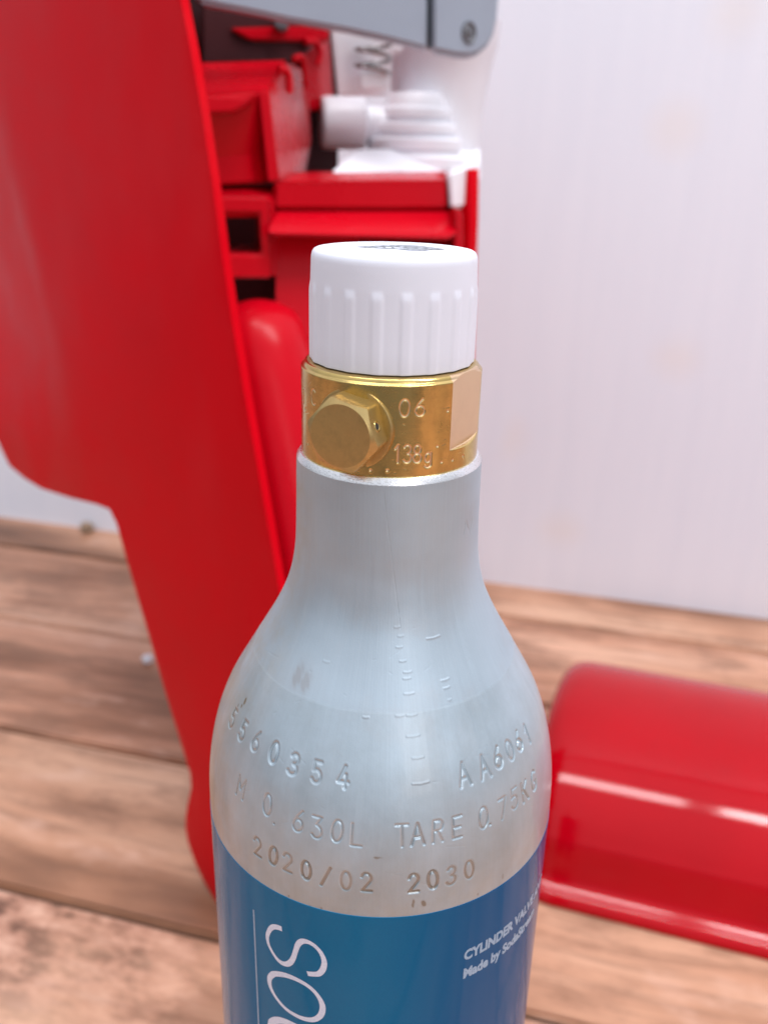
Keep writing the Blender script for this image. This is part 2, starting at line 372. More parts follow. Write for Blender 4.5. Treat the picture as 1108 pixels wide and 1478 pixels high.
def arc(cx, cy, rx, ry, a0, a1, n=16):
    return [(cx+rx*math.cos(R_(a0+(a1-a0)*k/n)), cy+ry*math.sin(R_(a0+(a1-a0)*k/n))) for k in range(n+1)]
GL = {
 '0': [arc(.3, .5, .28, .5, 0, 360, 28)], '1': [[(.1, .78), (.32, 1), (.32, 0)]],
 '2': [arc(.3, .72, .27, .28, 165, -35, 14)+[(.04, 0), (.58, 0)]],
 '3': [arc(.28, .75, .25, .25, 150, -80, 12)+arc(.28, .26, .29, .26, 85, -150, 14)],
 '3f': [[(.04, 1), (.54, 1), (.27, .62)]+arc(.28, .30, .28, .30, 80, -150, 14)],
 '4': [[(.44, .0), (.44, .62)], [(.36, 1), (.02, .28), (.60, .28)]],
 '5': [[(.54, 1), (.12, 1), (.08, .56)]+arc(.29, .31, .28, .31, 115, -150, 16)],
 '6': [[(.46, 1), (.22, .72), (.06, .42)]+arc(.30, .29, .27, .29, 170, 530, 24)],
 '7': [[(.02, 1), (.56, 1), (.22, 0)]],
 '8': [arc(.3, .75, .22, .25, 0, 360, 20), arc(.3, .26, .27, .26, 0, 360, 22)],
 'g': [arc(.28, .36, .24, .30, 0, 360, 20), [(.52, .66), (.52, -.1)]+arc(.28, -.1, .24, .2, 0, -150, 10)],
 '.': [[(.1, .02), (.1, .03)]], '/': [[(.0, -.05), (.55, 1.0)]],
 'A': [[(0, 0), (.3, 1), (.6, 0)], [(.12, .36), (.48, .36)]], 'L': [[(.05, 1), (.05, 0), (.58, 0)]],
 'T': [[(0, 1), (.62, 1)], [(.31, 1), (.31, 0)]], 'R': [[(.06, 0), (.06, 1), (.34, 1)]+arc(.34, .76, .22, .24, 90, -90, 8)+[(.06, .52)], [(.3, .52), (.58, 0)]],
 'E': [[(.56, 1), (.06, 1), (.06, 0), (.56, 0)], [(.06, .5), (.48, .5)]], 'K': [[(.06, 0), (.06, 1)], [(.56, 1), (.06, .45)], [(.22, .6), (.58, 0)]],
 'G': [arc(.32, .5, .28, .5, 50, 320, 18)+[(.55, .42), (.34, .42)]], 'C': [arc(.32, .5, .29, .5, 50, 310, 18)],
 'M': [[(.03, 0), (.03, 1), (.31, .4), (.59, 1), (.59, 0)]],
}
def stamp(field, th, zz, thc, zc, paths, h, wd, depth, wid, rloc, slant=0.0, mode='groove'):
    """press strokes into the height field (depths in mm); th along columns, zz along rows"""
    R = 1.2*h; i = np.where(np.abs(zz-zc) < R)[0]; j = np.where(np.abs((th-thc)*rloc) < R)[0]
    if len(i) == 0 or len(j) == 0: return
    X = ((th[j]-thc)*rloc)[None, :].repeat(len(i), 0); Y = (zz[i]-zc)[:, None].repeat(len(j), 1)
    D = np.full(X.shape, 9.0)
    for P in paths:
        Q = [((x-0.3)*wd/0.6+slant*(y-.5)*h, (y-0.5)*h) for x, y in P]
        for (ax, ay), (bx, by) in zip(Q, Q[1:]):
            L = max((bx-ax)**2+(by-ay)**2, 1e-9)
            tt = np.clip(((X-ax)*(bx-ax)+(Y-ay)*(by-ay))/L, 0, 1)
            D = np.minimum(D, np.hypot(X-ax-tt*(bx-ax), Y-ay-tt*(by-ay)))
    v = -np.exp(-(D/(1.08*wid))**3) + 0.09*np.exp(-((D-1.75*wid)/(0.6*wid))**2)
    sub = field[np.ix_(i, j)]; field[np.ix_(i, j)] = np.where(np.abs(v*depth) > np.abs(sub), v*depth, sub)

TH = np.concatenate([np.arange(-102, 102.01, 0.21), np.arange(106, 256, 4.0)])*math.pi/180
ZB = np.concatenate([np.arange(-41.9, -60, -0.3), np.arange(-60, -105.2, -0.115)])
Hf = np.zeros((len(ZB), len(TH)))
stamps = [  # row one, row two, row three (photo pixel of the centre of each character)
 ('5', 336.4, 1037), ('5', 349.7, 1055), ('6', 369.7, 1069), ('0', 394.6, 1087), ('3', 423.2, 1104), ('5', 456.7, 1115), ('4', 496, 1123),
 ('M', 347, 1136), ('0', 386, 1162), ('.', 401, 1176), ('6', 430.7, 1185), ('3f', 457.7, 1194), ('0', 486, 1199.4), ('L', 515.4, 1205),
 ('2', 371.6, 1221.7), ('0', 393.4, 1236), ('2', 415, 1246), ('0', 441.2, 1257), ('/', 471.3, 1265), ('0', 500, 1271), ('2', 529.5, 1274.5),
 ('A', 670.2, 1117), ('A', 698.4, 1106.5), ('6', 717.6, 1094), ('0', 735.2, 1082), ('6', 747.7, 1070.4), ('1', 760.6, 1058.7),
 ('T', 578.7, 1206.5), ('A', 602.2, 1205), ('R', 632, 1200.6), ('E', 659, 1194.7), ('0', 697.2, 1181), ('.', 711, 1175), ('7', 724.2, 1166.6), ('5', 742.3, 1152.5), ('K', 757, 1141), ('G', 770, 1127),
 ('2', 595.8, 1274.5), ('0', 623.8, 1270), ('3', 651, 1264), ('0', 677.3, 1255.7)]
for k, (ch, x, y) in enumerate(stamps):
    a, z = surf(x, y); rl = float(rad(z))
    row = 0 if (k < 7 or 21 <= k < 27) else (1 if (k < 14 or 27 <= k < 37) else 2)
    h = (2.75, 3.25, 3.1)[row]*(1.12 if ch == 'A' and row == 0 else 1.0); cw = (1.5, 1.65, 1.55)[row]*(1.15 if ch in 'AM' else 1.0)
    dz = random.uniform(0.55, 1.2); a += random.uniform(-.12, .12)/30; z += random.uniform(-.12, .12); bold = (0.235, 0.185, 0.245)[row]
    stamp(Hf, TH, ZB, a, z, GL[ch], h, cw, 0.20*dz, bold*random.uniform(.9, 1.12), rl, random.uniform(-.07, .07))
line = [[(0, 0), (1, 0.04)]]
for (x, y, w, d) in [(625, 920, 2.3, .16), (576, 934, .9, .12), (581, 954, 1.2, .14), (588, 970, 1.3, .14), (587, 979, 1.3, .14), (590, 1001, 1.5, .14), (642, 981, 1.7, .12), (644, 992.6, 1.3, .12),
                     (648.5, 1010, .6, .1), (528, 1035, .8, .16), (577, 1033, 1.6, .12), (594, 1032, 1.9, .12), (596, 1062, 2.1, .12), (603, 1093.5, 1.7, .12), (607, 1130, 2.9, .12), (471, 955, 1.2, .08),
                     (573, 905, .8, .08), (578, 918, .8, .08)]:
    a, z = surf(x, y)
    stamp(Hf, TH, ZB, a, z, [[(0.0, .5), (.3, .47), (.6, .52)]], max(w, 1.5), w*random.uniform(.7, 1), -d*0.36, 0.13, float(rad(z)))
# hairline down the neck, faint loops scratched by handling
crack = []
for k in range(40):
    y = 712+k*5.0; a, z = surf(553.5+k*0.62+random.uniform(-.5, .5), y); crack.append((a, z))
for (a0, z0), (a1, z1) in zip(crack, crack[1:]):
    rl = float(rad(z0)); stamp(Hf, TH, ZB, a0, z0, [[(.3, .5), (.3+(a1-a0)*rl*0.6, .5+(z1-z0))]], 1.0, 1.0, 0.03*random.uniform(.1, 1), 0.07, rl)
for (x, y) in [(668, 745), (672, 760), (676, 745), (680, 762), (683, 748)]:
    pass
vm = [surf(*q) for q in ((668, 772), (672, 752), (677, 768), (681, 748))]
for (a0, z0), (a1, z1) in zip(vm, vm[1:]):
    rl = float(rad(z0)); am, zm = (a0+a1)/2, (z0+z1)/2; dx, dz = (a1-a0)*rl, z1-z0
    stamp(Hf, TH, ZB, am, zm, [[(.3-dx/2*.6/4, .5-dz/8), (.3+dx/2*.6/4, .5+dz/8)]], 4.0, 4.0, 0.07, 0.10, rl)
for k in range(90):                                     # random scuffs and pinprick dents
    a = random.uniform(-1.5, 1.5); z = random.uniform(-104, -62); L = random.choice([.3, .5, .8, 1.5, 3])
    q = random.uniform(-1, 1); stamp(Hf, TH, ZB, a, z, [[(.3-.3, .5-.3*q), (.3+.3, .5+.3*q)]], L, L, random.uniform(.006, .022), 0.08, float(rad(z)))
RB = rad(ZB)[:, None] + (0.022*np.clip((-74.2-ZB)/0.12, 0, 1))[:, None]
dr = np.gradient(rad(ZB), ZB); nr = 1/np.sqrt(1+dr**2); nz_ = -dr*nr
RR = RB + Hf*nr[:, None]; ZZ = ZB[:, None] + Hf*nz_[:, None]
P = np.stack([RR*np.sin(TH)[None, :], -RR*np.cos(TH)[None, :], ZZ], -1)*MM; P[..., 2] += CAMZ
me = grid_mesh('body', P, True)
at = me.attributes.new('groove', 'FLOAT', 'POINT'); at.data.foreach_set('value', np.clip(-Hf/0.12, 0, 1).reshape(-1).astype(np.float32))
def blobs(lst, SOFT=4.0):
    F = np.zeros(Hf.shape)
    for (x, y, rx, ry, s) in lst:
        a, z = surf(x, y); rl = float(rad(z))
        d2 = ((TH[None, :]-a)*rl/rx)**2 + ((ZB[:, None]-z)/ry)**2
        ph = np.sin(TH[None, :]*rl*5+ZB[:, None]*4+x)*0.25
        F = np.maximum(F, s*np.exp(-np.maximum(d2-0.35+ph, 0)*SOFT))
    return F
spot = blobs([(354, 1012, .35, .75, .95), (349, 1019, .25, .35, .9), (344, 1018, .2, .3, .8), (596, 1304, .3, .9, .7), (611, 1304, .5, .9, .75), (545, 1238, .7, .25, .7), (417, 1293, .2, .3, .8), (725, 1265, .3, .9, .35), (582, 1325, .3, .3, .8), (689, 1291, .2, .4, .5), (373, 1300, .3, .3, .7), (448, 1309, .25, .35, .7), (464, 1311, .2, .3, .6)])
smud = blobs([(430, 975, .9, 1.6, .75), (441, 984, .9, 1.4, .7), (735, 905, .5, 1.6, .5), (672, 1070, 1.8, 3.0, .18), (560, 1240, 4, .6, .12)], 1.3)
for nm, F in (('spot', spot), ('smudge', smud)):
    at = me.attributes.new(nm, 'FLOAT', 'POINT'); at.data.foreach_set('value', F.reshape(-1).astype(np.float32))
body = link('body', me, ALU, GC, 180)

# sleeve, wrapping the straight wall down to the rounded foot
RS = 30.09
sl_prof = [(29.95, -104.3), (30.02, -104.28), (RS, -104.36), (RS, -110), (RS, -125), (RS, -150), (RS, -200), (RS, -260), (RS, -320), (RS, -344)]
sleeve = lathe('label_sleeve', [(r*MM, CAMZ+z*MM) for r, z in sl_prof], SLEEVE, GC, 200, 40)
lathe('foot', [(30.0*MM, 0.0158), (29.6*MM, 0.010), (27.5*MM, 0.0045), (24*MM, 0.0015), (20*MM, 0.0), (15*MM, 0.002), (0, 0.004)], ALU, GC, 128, 40)
RI = RS+0.035
def onlabel(px, py):
    d = ray(px, py); a = d[0]**2+d[1]**2; bq = 2*(CAM[0]*d[0]+CAM[1]*d[1]); cq = CAM[0]**2+CAM[1]**2-(RI*MM)**2
    s = (-bq-math.sqrt(bq*bq-4*a*cq))/(2*a); q = CAM+s*d
    return math.atan2(q[0], -q[1])*RI, (q[2]-CAMZ)/MM      # arc length, height (mm)
def wrap(u, z, r=RI): return (r*math.sin(u/r)*MM, -r*math.cos(u/r)*MM, CAMZ+z*MM)
def smooth_path(pts, n=7, closed=False):
    out = []; N = len(pts)
    for k in range(N if closed else N-1):
        gp = (lambda i: pts[i % N]) if closed else (lambda i: pts[max(0, min(N-1, i))])
        p0, p1, p2, p3 = (np.array(gp(k+q), float) for q in (-1, 0, 1, 2))
        for s in range(n):
            t_ = s/n; out.append(0.5*((2*p1)+(-p0+p2)*t_+(2*p0-5*p1+4*p2-p3)*t_**2+(-p0+3*p1-3*p2+p3)*t_**3))
    if not closed: out.append(np.array(pts[-1], float))
    return out
def ribbon(name, pts, w, mat, parent, closed=False, n=7):
    """flat printed stroke on the sleeve; pts (arc mm, z mm, width factor)"""
    S = smooth_path(pts, n, closed); bm = bmesh.new(); prs = []; N = len(S)
    for k, q in enumerate(S):
        a, c_ = (S[(k-1) % N], S[(k+1) % N]) if closed else (S[max(k-1, 0)], S[min(k+1, N-1)])
        tx, ty = c_[0]-a[0], c_[1]-a[1]; L = math.hypot(tx, ty) or 1; h = w*q[2]/2
        prs.append([bm.verts.new(wrap(q[0]-ty/L*h*s, q[1]+tx/L*h*s)) for s in (1, -1)])
    for k in range(N if closed else N-1):
        a, c_ = prs[k], prs[(k+1) % N]; bm.faces.new((a[0], a[1], c_[1], c_[0]))
    o = bm_obj(name, bm, mat, parent, 180); return o
def zp(lst): return [(*onlabel(340+x/6.925, 1290+y/6.925), f) for x, y, f in lst]
ribbon('letter', zp([(462, 352, 1.15), (420, 335, 1.15), (375, 332, 1.05), (340, 362, .95), (318, 425, .85), (330, 505, .72), (375, 595, .72), (430, 668, .9), (490, 702, 1.1), (540, 692, 1.15), (575, 645, 1.05), (600, 570, 1.0), (625, 505, 1.1),
                    (668, 474, 1.15), (735, 487, .95), (805, 535, .85), (860, 605, .9), (886, 685, 1.05), (872, 755, 1.15), (830, 800, 1.15), (770, 803, 1.1), (717, 798, 1.1)]), 0.86, INK, sleeve)
ribbon('letter', zp([(400, 800, 1.2), (500, 815, 1.15), (620, 862, 1.0), (740, 935, .9), (825, 1025, .9), (868, 1120, 1.15), (855, 1205, 1.2), (800, 1252, 1.15), (725, 1258, 1.1), (620, 1225, .95), (505, 1152, .85), (410, 1045, .8), (350, 935, .9), (338, 855, 1.1), (360, 815, 1.2)]), 0.86, INK, sleeve, True)
ribbon('letter', zp([(345, 1330, 1.3), (360, 1285, 1.5), (410, 1265, 1.6), (480, 1272, 1.5), (560, 1300, 1.2), (660, 1350, 1.0), (760, 1430, 1.0), (850, 1560, 1.1), (860, 1680, 1.1), (780, 1740, 1.1), (640, 1700, 1.0), (480, 1590, 1.0), (380, 1450, 1.1), (345, 1330, 1.3)]), 0.86, INK, sleeve)
a0 = onlabel(366, 1313); a1 = onlabel(373.3, 1478)
ribbon('rule_line', [(a0[0], a0[1], 1), ((a0[0]+a1[0])/2, (a0[1]+a1[1])/2, 1), (a1[0], a1[1], 1), (a1[0], -190, 1)], 0.34, INK_PALE, sleeve)
def print_text(s, u0, z0, h, cond, mat, parent, shear=0.0, off=0.0, spacing=1.0):
    cu = bpy.data.curves.new('text', 'FONT'); cu.body = s; cu.size = 1.0; cu.offset = off; cu.space_character = spacing
    cu.resolution_u = 3
    ob = bpy.data.objects.new('text', cu); COL.objects.link(ob)
    dg = bpy.context.evaluated_depsgraph_get(); me = bpy.data.meshes.new_from_object(ob.evaluated_get(dg))
    bpy.data.objects.remove(ob)
    me.name = 'lettering'; k = h/0.69; hz = RI
    for v in me.vertices:
        x, y = v.co.x, v.co.y
        v.co = wrap(u0+(x*cond+shear*y)*k, z0+y*k)
    me.materials.clear(); return link('lettering', me, mat, parent)
ul, zl = onlabel(669, 1386.5)
print_text('CYLINDER VALVE AND', ul, zl, 1.95, 0.80, INK_PALE, sleeve, 0.0, 0.047)
ul2, zl2 = onlabel(667.5, 1412.5)
print_text('Made by SodaStream', ul2, zl2, 1.95, 0.80, INK_PALE, sleeve, 0.0, 0.047)

# bright machined rim of the neck
lathe('neck_rim', [(r*MM, CAMZ+z*MM) for r, z in [(12.0, -40.85), (13.5, -40.9), (13.62, -40.95), (14.1, -41.72), (14.17, -41.95), (14.1, -42.2)]], ALU_B, GC, 160, 25)

# brass valve: ring with stamped marks, milled flat on the right
TV = np.concatenate([np.arange(-100, 115.01, 0.25), np.arange(118, 258, 3.0)])*math.pi/180
ZV = np.concatenate([np.arange(-27.15, -28.3, -0.045), np.arange(-28.3, -41.05, -0.062)])
def rv(z):
    r = np.full_like(z, 13.35)
    ch = np.interp(z, [-28.05, -27.95, -27.75, -27.45, -27.25, -27.15], [13.35, 13.3, 12.98, 12.85, 12.7, 12.4])
    return np.where(z > -28.05, ch, r)
Hv = np.zeros((len(ZV), len(TV)))
VB = lambda x, y: surf(x, y, lambda z: np.full_like(z, 13.35), -41, -27.5)
for ch, x, y, h, w in [('0', 584, 589, 2.35, 1.45), ('6', 606, 588, 2.35, 1.45), ('1', 574, 655, 2.5, 1.05), ('3', 588, 655, 2.5, 1.15), ('8', 602, 655, 2.5, 1.2), ('g', 618, 657, 2.2, 1.15), ('C', 452, 573, 2.2, 1.4), ('T', 438.5, 571, 2.2, 1.2)]:
    a, z = VB(x, y); stamp(Hv, TV, ZV, a, z, GL[ch], h, w, 0.11 if ch in '138g' else 0.09, 0.135 if ch in '138g' else 0.11, 13.35)
for x, y in [(535, 679), (559, 679), (637, 667), (653, 664), (668, 658), (441, 590), (444, 640), (631, 644), (646, 593)]:
    a, z = VB(x, y); stamp(Hv, TV, ZV, a, z, [[(.3, .5), (.3, .52)]], 1.0, 1.0, 0.12, 0.17, 13.35)
for k in range(60):
    a = random.uniform(-1.6, 1.6); z = random.uniform(-40.8, -28.3); L = random.choice([.2, .3, .6, 1.2])
    q = random.uniform(-1, 1); stamp(Hv, TV, ZV, a, z, [[(0, .5-.3*q), (.6, .5+.3*q)]], L, L, random.uniform(.006, .03), 0.06, 13.35)
RVG = rv(ZV)[:, None].repeat(len(TV), 1) + Hv
fc = R_(58.5); dfl = 12.62
dd = np.cos(TV-fc); flat = np.where(dd > 0.5, dfl/np.maximum(dd, 0.5), 99)[None, :]
zm = np.clip((ZV+37.75)/0.07, 0, 1)[:, None]
dip = 37.75-0.9*np.clip((TV-R_(56))/R_(22), 0, 1)**2      # bottom of the flat sweeps up at its far end
zm = np.clip((ZV[:, None]+dip[None, :])/0.07, 0, 1)
RVG = np.where(flat < RVG, RVG*(1-zm)+np.minimum(flat, RVG)*zm, RVG)
P = np.stack([RVG*np.sin(TV)[None, :], -RVG*np.cos(TV)[None, :], np.broadcast_to(ZV[:, None], RVG.shape)], -1)*MM; P[..., 2] += CAMZ
me = grid_mesh('valve_ring', P, True)
pale_mask = np.maximum(np.clip(-Hv/0.09, 0, 1)*0.8, np.where((flat < 13.33), zm*0.8, 0))  # paler pinkish tint on the milled flat and in the stamped strokes
at = me.attributes.new('pale_mask', 'FLOAT', 'POINT'); at.data.foreach_set('value', np.ascontiguousarray(pale_mask).reshape(-1).astype(np.float32))
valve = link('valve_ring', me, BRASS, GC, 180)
lathe('valve_top', [(r*MM, CAMZ+z*MM) for r, z in [(12.42, -27.15), (12.2, -27.08), (11.2, -27.06), (8, -27.06)]], BRASS_M, GC, 128, 30)

# hexagonal plug on the valve
PA = R_(-22.5); pdir = Vector((math.sin(PA), -math.cos(PA), 0)); prt = Vector((math.cos(PA), math.sin(PA), 0)); pup = Vector((0, 0, 1))
PZ = CAMZ - 34.35*MM
def plug_pt(rho, a, q): return (pdir*rho + prt*(q*math.cos(a)) + pup*(q*math.sin(a)))*MM + Vector((0, 0, PZ))
def hexr(a, ap=4.72, v0=R_(48)):
    x = (a-v0-R_(30)) % R_(60); x = x-R_(60) if x > R_(30) else x
    return min(ap/math.cos(x), 5.36)
bm = bmesh.new(); N = 144; rings = []
FACE = 17.25
for kind in range(5):
    row = []
    for k in range(N):
        a = 2*math.pi*k/N; h = hexr(a)
        if kind == 0: row.append(bm.verts.new(plug_pt(12.2, a, h)))
        elif kind == 1: row.append(bm.verts.new(plug_pt(FACE-(h-4.45)*0.72, a, h)))
        elif kind == 2: row.append(bm.verts.new(plug_pt(FACE-0.06, a, 4.47)))
        elif kind == 3: row.append(bm.verts.new(plug_pt(FACE, a, 4.38)))
        else: row.append(bm.verts.new(plug_pt(FACE+0.02, a, 2.0)))
    rings.append(row)
for A, B in zip(rings, rings[1:]):
    for k in range(N): bm.faces.new((A[k], A[(k+1) % N], B[(k+1) % N], B[k]))
bm.faces.new(rings[-1])
plug = bm_obj('hex_plug', bm, BRASS_M, valve, 28)
bm = bmesh.new(); rings = []
for rho, q in [(11.0, 5.75), (13.0, 5.75), (13.16, 5.68), (13.2, 5.5), (13.1, 4.0)]:
    rings.append([bm.verts.new(plug_pt(rho, 2*math.pi*k/96, q)) for k in range(96)])
for A, B in zip(rings, rings[1:]):
    for k in range(96): bm.faces.new((A[k], A[(k+1) % 96], B[(k+1) % 96], B[k]))
bm_obj('plug_flange', bm, BRASS_M, valve, 40)
ha = R_(18); hn = prt*math.cos(ha)+pup*math.sin(ha); hc = (pdir*15.25 + hn*4.72)*MM + Vector((0, 0, PZ))
rot = hn.to_track_quat('Z', 'Y').to_matrix()
lathe('plug_hole_rim', [(0.82*MM, -0.05*MM), (0.78*MM, 0.03*MM), (0.66*MM, 0.07*MM), (0.5*MM, 0.02*MM), (0.44*MM, -0.05*MM)], BRASS, valve, 28, 60, hc, rot)
lathe('plug_hole', [(0.5*MM, 0.012*MM), (0, 0.012*MM)], DARK, valve, 24, None, hc, rot)

# white screw cap with raised grip ribs
rows = [(11.2, -26.2, 0), (11.7, -26.95, .8), (11.88, -26.85, 1), (11.92, -26.5, 1), (11.92, -24, 1), (11.91, -21, 1), (11.90, -18.0, 1), (11.89, -17.4, 1), (11.89, -17.1, .96), (11.885, -16.85, .85), (11.88, -16.6, .66), (11.88, -16.35, .42), (11.875, -16.1, .18), (11.87, -15.9, .05), (11.86, -15.6, 0),
        (11.84, -15.0, 0), (11.80, -14.0, 0), (11.76, -12.9, 0), (11.72, -12.45, 0), (11.6, -12.0, 0), (11.38, -11.68, 0), (11.05, -11.5, 0), (10.6, -11.42, 0), (10.3, -11.45, 0), (10.0, -11.49, 0), (8, -11.48, 0), (4, -11.44, 0), (0.02, -11.42, 0)]
TCp = np.linspace(0, 2*math.pi, 1140, endpoint=False)
ph = (TCp-R_(-10.2)+math.pi/19) % (2*math.pi/19)-math.pi/19; arc_ = np.abs(ph)*12.0
rib = np.exp(-(arc_/0.82)**4)
rp_, zp_, wp_ = (np.array([r[i] for r in rows]) for i in range(3))
RC = rp_[:, None] + wp_[:, None]*rib[None, :]*0.17
P = np.stack([RC*np.sin(TCp)[None, :], -RC*np.cos(TCp)[None, :], np.broadcast_to(zp_[:, None], RC.shape)], -1)*MM; P[..., 2] += CAMZ
cap = link('cap', grid_mesh('cap', P, True), WHITE_CAP, GC, 50)
bm = bmesh.new(); zt = CAMZ-11.39*MM                        # worn grey print on the lid, a bare patch in the middle
outer = [(-5.6, 0.6), (-2.5, 3.2), (1.0, 5.2), (3.2, 5.0), (6.0, 1.8), (7.2, 0.2), (5.0, -1.2), (4.2, -2.6), (1.8, -2.9), (0.2, -1.4), (-1.2, -1.2), (-3.6, -0.7)]
inner = [(-3.0, 0.55), (-2.2, 1.2), (-1.0, 1.5), (-0.2, 1.45), (0.9, 1.2), (1.3, 0.7), (1.3, 0.1), (1.0, -0.4), (0.5, -0.6), (0.0, -0.6), (-1.2, -0.5), (-2.4, 0.1)]
V0 = [bm.verts.new((x*MM, y*MM, zt)) for x, y in outer]; V1 = [bm.verts.new((x*MM, y*MM, zt)) for x, y in inner]
for k in range(12): bm.faces.new((V0[k], V0[(k+1) % 12], V1[(k+1) % 12], V1[k]))
for cx in (-1.5, -0.3):
    q = [bm.verts.new((x*MM, y*MM, zt)) for x, y in ((cx-.2, 1.1), (cx+.12, 1.1), (cx+.3, -.2), (cx-.05, -.2))]; bm.faces.new(q)
bm_obj('cap_print', bm, INK_GREY, cap, None)

# ------------------------------------------------------------------ red drink machine, seen from its open back corner
MT = R_(42.0)
F0 = at_z(310, 1300, 0.0)
wv = np.array([math.cos(MT), math.sin(MT), 0]); bv = np.array([-math.sin(MT), math.cos(MT), 0])
DM = empty('drink_machine', (F0[0], F0[1], 0), MT)
tag(DM, 'tall red drink machine with its back open, white valve and grey lever arm', 'drink machine')
def on_w(x, y, w):                                       # local point on the plane w = const
    d = ray(x, y); s = (w+(F0-CAM)@wv)/(d@wv); q = CAM+s*d
    return (w, float((q-F0)@bv), float(q[2]))
def on_b(x, y, b):
    d = ray(x, y); s = (b+(F0-CAM)@bv)/(d@bv); q = CAM+s*d
    return (float((q-F0)@wv), b, float(q[2]))
def bevel_all(bm, off, seg=3, ang=25):
    es = [e for e in bm.edges if len(e.link_faces) == 2 and e.calc_face_angle(0) > R_(ang)]
    if es: bmesh.ops.bevel(bm, geom=es, offset=off, segments=seg, affect='EDGES', clamp_overlap=True)
def prism(name, pts, depth, mat, parent, bev=0.0012, ext=(0.62, 0.78, 0), smooth=40):
    """pts: local 3-D outline, extruded along ext by depth"""
    bm = bmesh.new(); A = [bm.verts.new(p) for p in pts]
    E = Vector(ext)*depth; B = [bm.verts.new(Vector(p)+E) for p in pts]; n = len(pts)
    bm.faces.new(A); bm.faces.new(B[::-1])
    for k in range(n): bm.faces.new((A[k], B[k], B[(k+1) % n], A[(k+1) % n]))
    bmesh.ops.recalc_face_normals(bm, faces=bm.faces)
    if bev: bevel_all(bm, bev)
    return bm_obj(name, bm, mat, parent, smooth)
def PBX(lst, b=None): return [on_b(q[0], q[1], q[2] if b is None else b) for q in lst]

# near side panel
W2 = 0.150
outl = [(0.005, -0.006), ]
near_px = [(270, 0), (285, 75), (300, 160), (316, 265), (330, 370), (345, 470), (362, 570), (380, 670), (398, 770), (412, 850)]
back = [on_w(x-9, y, 0) for x, y in near_px]
slope = (back[-1][1]-back[-3][1])/(back[-1][2]-back[-3][2])
bfoot = back[-1][1]-slope*back[-1][2]*-1 if False else back[-1][1]+slope*(0.012-back[-1][2])
poly = [(back[0][1]+0.012, 0.475)] + [(p[1], p[2]) for p in back] + [(bfoot, 0.012), (bfoot+0.004, 0.002), (bfoot+0.012, 0.0)]
foot_px = [(312, 1302), (296, 1275), (283, 1248), (272, 1218), (268, 1198), (268, 1180), (271, 1160), (276, 1138), (275, 1118), (262, 1075), (240, 1003), (210, 900), (185, 815), (168, 755), (158, 735), (140, 728), (100, 718), (60, 705), (35, 690), (14, 672), (3, 650)]
fl_ = [on_w(x, y, 0) for x, y in foot_px]
poly += [(p[1], max(p[2], 0.0)) for p in fl_] + [(0.262, 0.205), (0.285, 0.225), (0.305, 0.26), (0.315, 0.31), (0.312, 0.40), (0.300, 0.475)]
crease = [on_w(x, y, 0) for x, y in ((0, 170), (58, 380), (118, 640))]
cz = [p[2] for p in crease][::-1]; cb = [p[1] for p in crease][::-1]
def panel(name, poly, w0, thick, sgn, mat, curve=True):
    bm = bmesh.new(); bm.faces.new([bm.verts.new((w0, b_, z_)) for b_, z_ in poly])
    for ax, lo, hi, st_ in ((1, -0.16, 0.33, 0.012), (2, 0.0, 0.48, 0.015)):
        v = lo
        while v < hi:
            no = Vector((0, 1, 0)) if ax == 1 else Vector((0, 0, 1))
            bmesh.ops.bisect_plane(bm, geom=bm.verts[:]+bm.edges[:]+bm.faces[:], plane_co=no*v, plane_no=no); v += st_
    if curve:
        for v in bm.verts:
            q = max(0.0, v.co.y-float(np.interp(v.co.z, cz, cb)))
            v.co.x += sgn*0.12*q*min(1, q/0.015)*min(1, max(0, (v.co.z-0.205)/0.10))
    me = bpy.data.meshes.new(name); bmesh.ops.recalc_face_normals(bm, faces=bm.faces); bm.to_mesh(me); bm.free()
    o = link(name, me, mat, DM); me.shade_smooth()
    flip = (me.polygons[0].normal.x > 0) == (sgn > 0)
    s = o.modifiers.new('solid', 'SOLIDIFY'); s.thickness = thick; s.offset = 1.0 if flip else -1.0
    bv_ = o.modifiers.new('bev', 'BEVEL'); bv_.width = 0.0012; bv_.segments = 4; bv_.limit_method = 'ANGLE'; bv_.angle_limit = R_(50)
    dg = bpy.context.evaluated_depsgraph_get(); m2 = bpy.data.meshes.new_from_object(o.evaluated_get(dg)); o.modifiers.clear(); o.data = m2
    m2.name = name; m2.shade_smooth(); m2.set_sharp_from_angle(angle=R_(50))
    return o
panel('side_panel', poly, 0.0, 0.0032, 1, RED)
# far side panel: lower, its back edge ends in a point beside the white foot
fpx = [(691, 244), (690, 320), (687, 400), (684, 500), (683, 620), (685, 760), (688, 850), (700, 950), (715, 1050), (722, 1180)]
fr = [on_w(x, y, W2)[1:] for x, y in fpx]; fr = [q for q in fr if q[1] > 0.004]; zt_ = fr[0][1]; bb_ = fr[-1][0]
fr = fr + [(bb_, 0.0), (bb_+0.05, 0.0), (fr[0][0]+0.02, 0.19), (fr[0][0]+0.094, 0.24), (fr[0][0]+0.094, zt_-0.006), (fr[0][0]+0.03, zt_-0.004)]
panel('side_panel', fr, W2, 0.006, -1, RED, False)

